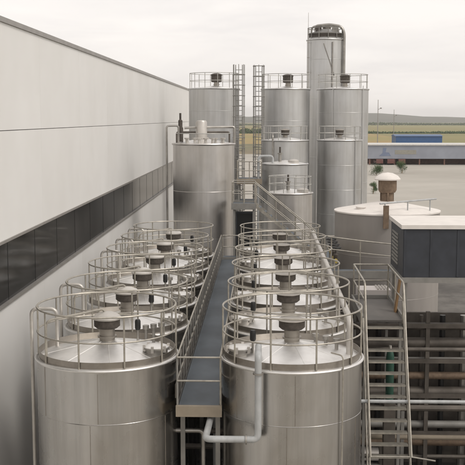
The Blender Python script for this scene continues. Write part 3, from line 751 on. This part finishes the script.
bush(21.8, 190, 1.6, 1.8, 'green bush by the right edge of the wide silo, below the depot')
bush(27.6, 196, 1.5, 2.4, 'green bush right of the pale vent cap, below the depot')

def hedgerow(x0, x1, y, h, n):
    b = MB()
    for k in range(n):
        x = random.uniform(x0, x1); top = h * (.55 + .45 * math.sin(x * .021 + y) * math.sin(x * .0063 + 1.3) + .25 * random.random())
        p = Vector((x, y + random.uniform(-4, 4), random.uniform(0, max(.6, top))))
        u = Vector((random.gauss(0, 1), random.gauss(0, 1), random.gauss(0, 1))).normalized(); v_ = u.orthogonal().normalized()
        sz = random.uniform(.5, 1.3)
        b.add([p - u * sz, p + v_ * sz * .7, p + u * sz, p - v_ * sz * .7], [(0, 1, 2, 3)])
    tag(b.build('hedgerow', M['leaf']), 'ragged dark hedge line between the far fields' if y < 1000 else 'faint hedge line far out, under the low hills', 'hedge', None, 'stuff')
hedgerow(-60, 330, 700, 3.2, 6000)
hedgerow(-300, 700, 1500, 4.5, 14000)

# ------------------------------------------------------------------ air
if HAZE:
    hz_ = MB().box(-3200, 3400, -300, 3400, -1.0, 40).build('haze', M['white'])
    m = bpy.data.materials.new('haze air'); m.use_nodes = True; nt = m.node_tree
    nt.nodes.remove(nt.nodes['Principled BSDF'])
    pv = nt.nodes.new('ShaderNodeVolumePrincipled'); pv.inputs['Color'].default_value = (1, .985, .97, 1); pv.inputs['Density'].default_value = HAZE
    nt.links.new(pv.outputs[0], nt.nodes['Material Output'].inputs['Volume'])
    hz_.data.materials.clear(); hz_.data.materials.append(m); tag(hz_, None, None, None, 'stuff')

# ------------------------------------------------------------------ camera, sky, sun
cam = bpy.data.cameras.new('camera'); co = bpy.data.objects.new('camera', cam); C.objects.link(co)
cam.sensor_width = 36; cam.lens = 36 * FPX / 465; cam.clip_end = 20000; cam.clip_start = .1
pitch = math.atan(114.5 / FPX); yaw = math.atan(31.5 / FPX * math.cos(pitch))
co.location = (0, 0, G); co.rotation_euler = (PI / 2 - pitch, 0, yaw)
S.camera = co

SUN_EL, SUN_AZ = math.radians(48), math.radians(125)      # azimuth clockwise from +Y
wd = bpy.data.worlds.new('World'); S.world = wd; wd.use_nodes = True
nt = wd.node_tree; bg = nt.nodes['Background']
sk = nt.nodes.new('ShaderNodeTexSky'); sk.sky_type = 'NISHITA'; sk.sun_disc = False
sk.sun_elevation = SUN_EL; sk.sun_rotation = SUN_AZ; sk.dust_density = 3.0; sk.air_density = 1.0
hs = nt.nodes.new('ShaderNodeHueSaturation'); hs.inputs['Saturation'].default_value = .18
nt.links.new(sk.outputs[0], hs.inputs['Color'])
tc = nt.nodes.new('ShaderNodeTexCoord'); mp = nt.nodes.new('ShaderNodeMapping'); mp.inputs['Scale'].default_value = (2.2, 2.2, 13)
nz = nt.nodes.new('ShaderNodeTexNoise'); nz.inputs['Scale'].default_value = 2.4; nz.inputs['Detail'].default_value = 8; nz.inputs['Roughness'].default_value = .55; nz.inputs['Distortion'].default_value = .4
nt.links.new(tc.outputs['Generated'], mp.inputs[0]); nt.links.new(mp.outputs[0], nz.inputs['Vector'])
cr = ramp(nt, nz.outputs['Fac'], (.925, .91, .905), (1.03, 1.01, .99), .36, .62)
ov = mixcol(nt, .75, hs.outputs[0], (10.4, 10.05, 9.75))               # an even cloud layer over the clear sky
ov = mixcol(nt, 1.0, ov, cr.outputs[0], 'MULTIPLY')
nt.links.new(ov, bg.inputs['Color']); bg.inputs['Strength'].default_value = .117
sl_ = bpy.data.lights.new('sun', 'SUN'); so = bpy.data.objects.new('sun', sl_); C.objects.link(so)
sl_.energy = 1.0; sl_.angle = math.radians(16); sl_.color = (1, .95, .88)
d = Vector((math.sin(SUN_AZ) * math.cos(SUN_EL), math.cos(SUN_AZ) * math.cos(SUN_EL), math.sin(SUN_EL)))
so.rotation_euler = d.to_track_quat('Z', 'Y').to_euler(); so.location = d * 60

vs_ = S.view_settings
vs_.view_transform = 'Standard'; vs_.look = 'None'; vs_.gamma = 1; vs_.use_curve_mapping = False; vs_.exposure = 0.0
S.render.engine = 'CYCLES'; S.render.resolution_x = 1024; S.render.resolution_y = 1024
